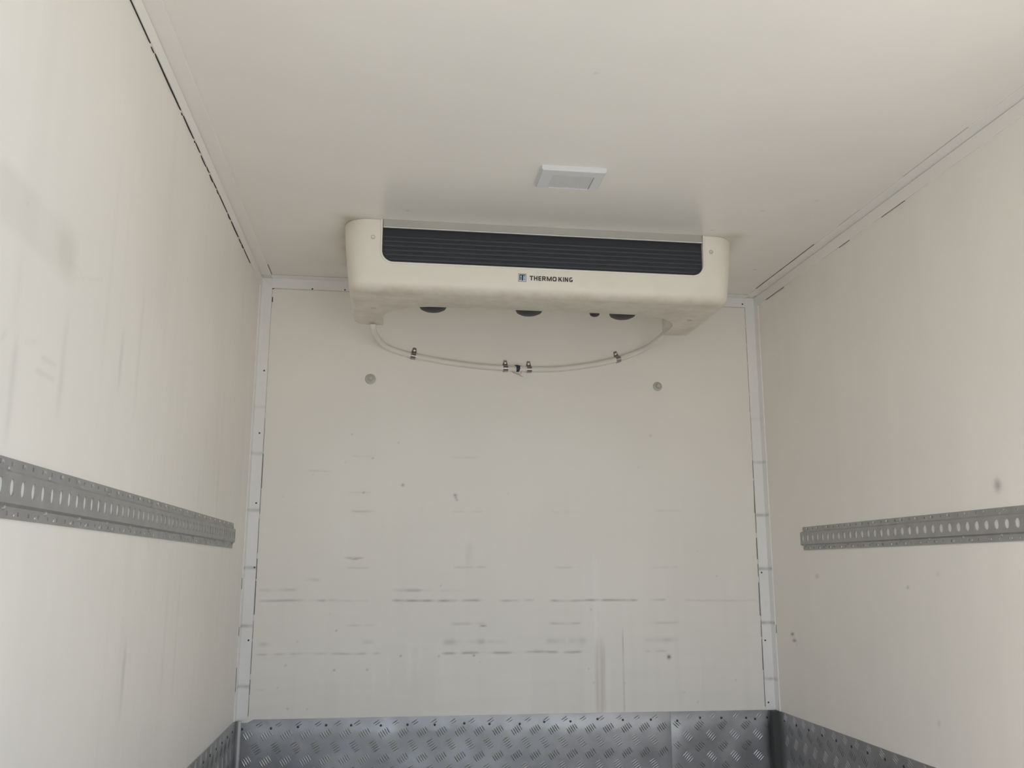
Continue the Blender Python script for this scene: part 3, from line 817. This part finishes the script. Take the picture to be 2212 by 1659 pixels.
e3 = flat([R_(.28, .37, .22, .60), R_(.66, .84, .56, .70), R_(.66, .74, .18, .50), R_(.78, .86, .18, .38)], 'emblem_accent', M['blue'], 0.0012, None); e3.parent = em

# ------------------------------------------------------------------ ceiling light
cl = empty('ceiling_light', (1.009, -1.07, ZC))
tag(cl, 'unlit white rectangular lamp on the ceiling in front of the evaporator', 'ceiling light')
LX0, LX1, LY0, LY1 = 0.9155, 1.1005, -1.133, -1.008
GX0, GX1, GY0, GY1 = 0.9525, 1.0725, -1.098, -1.0115
fz = ZC-0.013
mb = MB()
def chamf(x0, x1, y0, y1, z, i): return [(x0+i, y0+i, z), (x1-i, y0+i, z), (x1-i, y1-i, z), (x0+i, y1-i, z)]
v = chamf(LX0, LX1, LY0, LY1, ZC, 0)+chamf(LX0, LX1, LY0, LY1, fz+0.004, 0)+chamf(LX0, LX1, LY0, LY1, fz, 0.0035)
v += [(GX0, GY0, fz), (GX1, GY0, fz), (GX1, GY1, fz), (GX0, GY1, fz), (GX0, GY0, fz+0.007), (GX1, GY0, fz+0.007), (GX1, GY1, fz+0.007), (GX0, GY1, fz+0.007)]
f = [(0, 1, 2, 3), (16, 17, 18, 19)]
for lv_ in (0, 4, 8, 12):
    for k in range(4): f.append((lv_+k, lv_+(k+1) % 4, lv_+4+(k+1) % 4, lv_+4+k))
mb.add(v, f)
mb.build('frame', M['lampframe'], cl, 0)
mb = MB()
nrb = 30
for k in range(nrb):      # ribbed lens
    a = GX0+0.001+(GX1-GX0-0.002)*k/nrb; b = GX0+0.001+(GX1-GX0-0.002)*(k+1)/nrb
    mb.prism([(a, fz+0.0069), (a, fz+0.0022), ((a+b)/2, fz+0.0016), (b, fz+0.0022), (b, fz+0.0069)], 1, GY0+0.001, GY1-0.001)
mb.build('lens', M['lens'], cl, 0)

# ------------------------------------------------------------------ drain hose with clips
HP = [(0.4383, -0.2285, 1.7470), (0.4386, -0.226, 1.7375), (0.4400, -0.205, 1.7340), (0.4440, -0.16, 1.7345), (0.4540, -0.09, 1.7330), (0.4800, -0.03, 1.7190), (0.5244, -0.0125, 1.7029), (0.5926, -0.0125, 1.6855), (0.7138, -0.0125, 1.6660),
      (0.8411, -0.0125, 1.6525), (0.9546, -0.0125, 1.6470), (1.0486, -0.0125, 1.6462), (1.1545, -0.0125, 1.6500), (1.286, -0.0125, 1.6690), (1.4097, -0.0125, 1.6990),
      (1.4867, -0.0140, 1.7285), (1.5148, -0.032, 1.7400), (1.5320, -0.065, 1.7490), (1.5450, -0.12, 1.7580), (1.5550, -0.16, 1.7680), (1.5610, -0.183, 1.7760)]
hp = smooth_path(HP, 8)
hose = MB().tube(hp, 0.0110, 14).build('drain_hose', M['hose'], smooth=60)
tag(hose, 'cream drain hose sagging across the back wall below the evaporator', 'hose')
# navy tape on the joint at the lowest point, a loose thread hanging off it
i0 = min(range(len(hp)), key=lambda i: abs(hp[i].x-0.998)); i1 = min(range(len(hp)), key=lambda i: abs(hp[i].x-1.014))
P0 = hp[i0]
tz = lambda x: 1.6465
MB().tube([(0.9965, -0.0125, 1.6475), (1.000, -0.0125, 1.6474), (1.007, -0.0125, 1.6470), (1.0115, -0.0125, 1.6472)], 0.0125, 12, rfun=lambda i: (0.0118, 0.0135, 0.0125, 0.0114)[i]).build('joint_tape', M['tape'], hose, 40)
MB().prism([(0.988, 1.658), (0.999, 1.6595), (1.013, 1.656), (1.010, 1.652), (0.997, 1.652)], 1, -0.0265, -0.0225).build('tape_flap', M['tape'], hose, 0)
th = []
for k in range(60):
    t = k/59
    th.append((0.990+0.024*math.sin(t*9.0)*(0.6+0.4*t)+0.012, -0.006-0.004*math.sin(t*5), 1.636-0.014*t+0.006*math.cos(t*11)))
MB().tube(th, 0.0007, 5).build('thread', M['thread'], hose, 60)

def clip(x, tiltdeg, label):
    i = min(range(len(hp)), key=lambda k: abs(hp[k].x-x))
    p = hp[i]
    root = empty('hose_clip', (p.x, 0, p.z))
    tag(root, label, 'hose clip', 'metal clips on the drain hose')
    r = 0.0122; wd = 0.0095
    prof = []          # (z, y) in the clip's own frame: saddle over the hose, then a tab flat on the wall above it
    for k in range(13):
        a = -PI/2-k/12*PI
        prof.append((r*math.sin(a) if True else 0, -0.0125+r*math.cos(a)))
    sec = [(-r-0.0005, 0.0)]+[(-r*math.cos(t), -0.0125-r*math.sin(t)) for t in [k/12*PI for k in range(13)]]+[(r+0.001, -0.004), (r+0.004, -0.0016), (r+0.0225, -0.0016)]
    out = [(z*1.0, y) for z, y in sec]
    mb = MB(); n = len(out)
    th_ = 0.0014
    def thick(k):
        a = Vector(out[max(0, k-1)]); b = Vector(out[min(n-1, k+1)]); d = (b-a).normalized()
        return Vector((d.y, -d.x))
    top = [(out[k][0]-0*thick(k).x, out[k][1]) for k in range(n)]
    v = []
    for k in range(n):
        nrm = thick(k); hw = wd
        if k == n-1: hw = wd*0.62
        for s, o_ in ((-hw, 0), (hw, 0), (hw, th_), (-hw, th_)):
            zz, yy = out[k][0]-nrm.x*o_, out[k][1]-abs(nrm.y)*o_ if k > n-4 else out[k][1]-nrm.y*o_
            v.append((s, yy, zz))
    f = [(0, 1, 2, 3), (4*n-4, 4*n-1, 4*n-2, 4*n-3)]
    for k in range(n-1):
        for c in range(4): f.append((4*k+c, 4*k+4+c, 4*k+4+(c+1) % 4, 4*k+(c+1) % 4))
    mb.add(v, f)
    st = link('strap', mb.mesh('strap', M['steel'], 40), None); st.parent = root
    sc = link('screw', MB().lathe([(0.0062, 0), (0.0060, 0.0016), (0.0042, 0.0034), (0.0015, 0.004)], (0, -0.003, r+0.0120), 'y', 14, -1).mesh('screw', M['bright'], 40), None); sc.parent = root
    root.rotation_euler = (0, math.radians(tiltdeg), 0)
    return root
clip(0.5924, 9, 'steel clip holding the hose, first from the left foot of the evaporator')
clip(0.9561, 0, 'steel clip on the hose just left of the navy tape')
clip(1.0505, -2, 'steel clip on the hose just right of the navy tape')
clip(1.4053, -17, 'tilted steel clip nearest the right end of the hose')

# ------------------------------------------------------------------ mounting bolts through the back wall
def bolt(x, z, label, r):
    root = empty('mounting_bolt', (x, 0, z))
    tag(root, label, 'bolt', 'mounting bolts on the back wall')
    wsh = link('washer', MB().lathe([(r, 0), (r, 0.003), (r-0.002, 0.0042), (0.009, 0.0042)], (0, 0, 0), 'y', 28, -1).mesh('washer', M['bolt'], 40)); wsh.parent = root
    hx = MB().lathe([(0.0095, 0.003), (0.0095, 0.010), (0.0078, 0.0118), (0.001, 0.0120)], (0.001, 0, 0.001), 'y', 6, -1).mesh('bolt_head', M['bolt'], 30)
    h = link('bolt_head', hx); h.parent = root
bolt(0.4300, K+1.2405, 'round washer and bolt on the back wall below the left end of the hose', 0.0200)
bolt(1.5726, K+1.2437, 'round washer and bolt on the back wall below the right end of the hose', 0.0185)
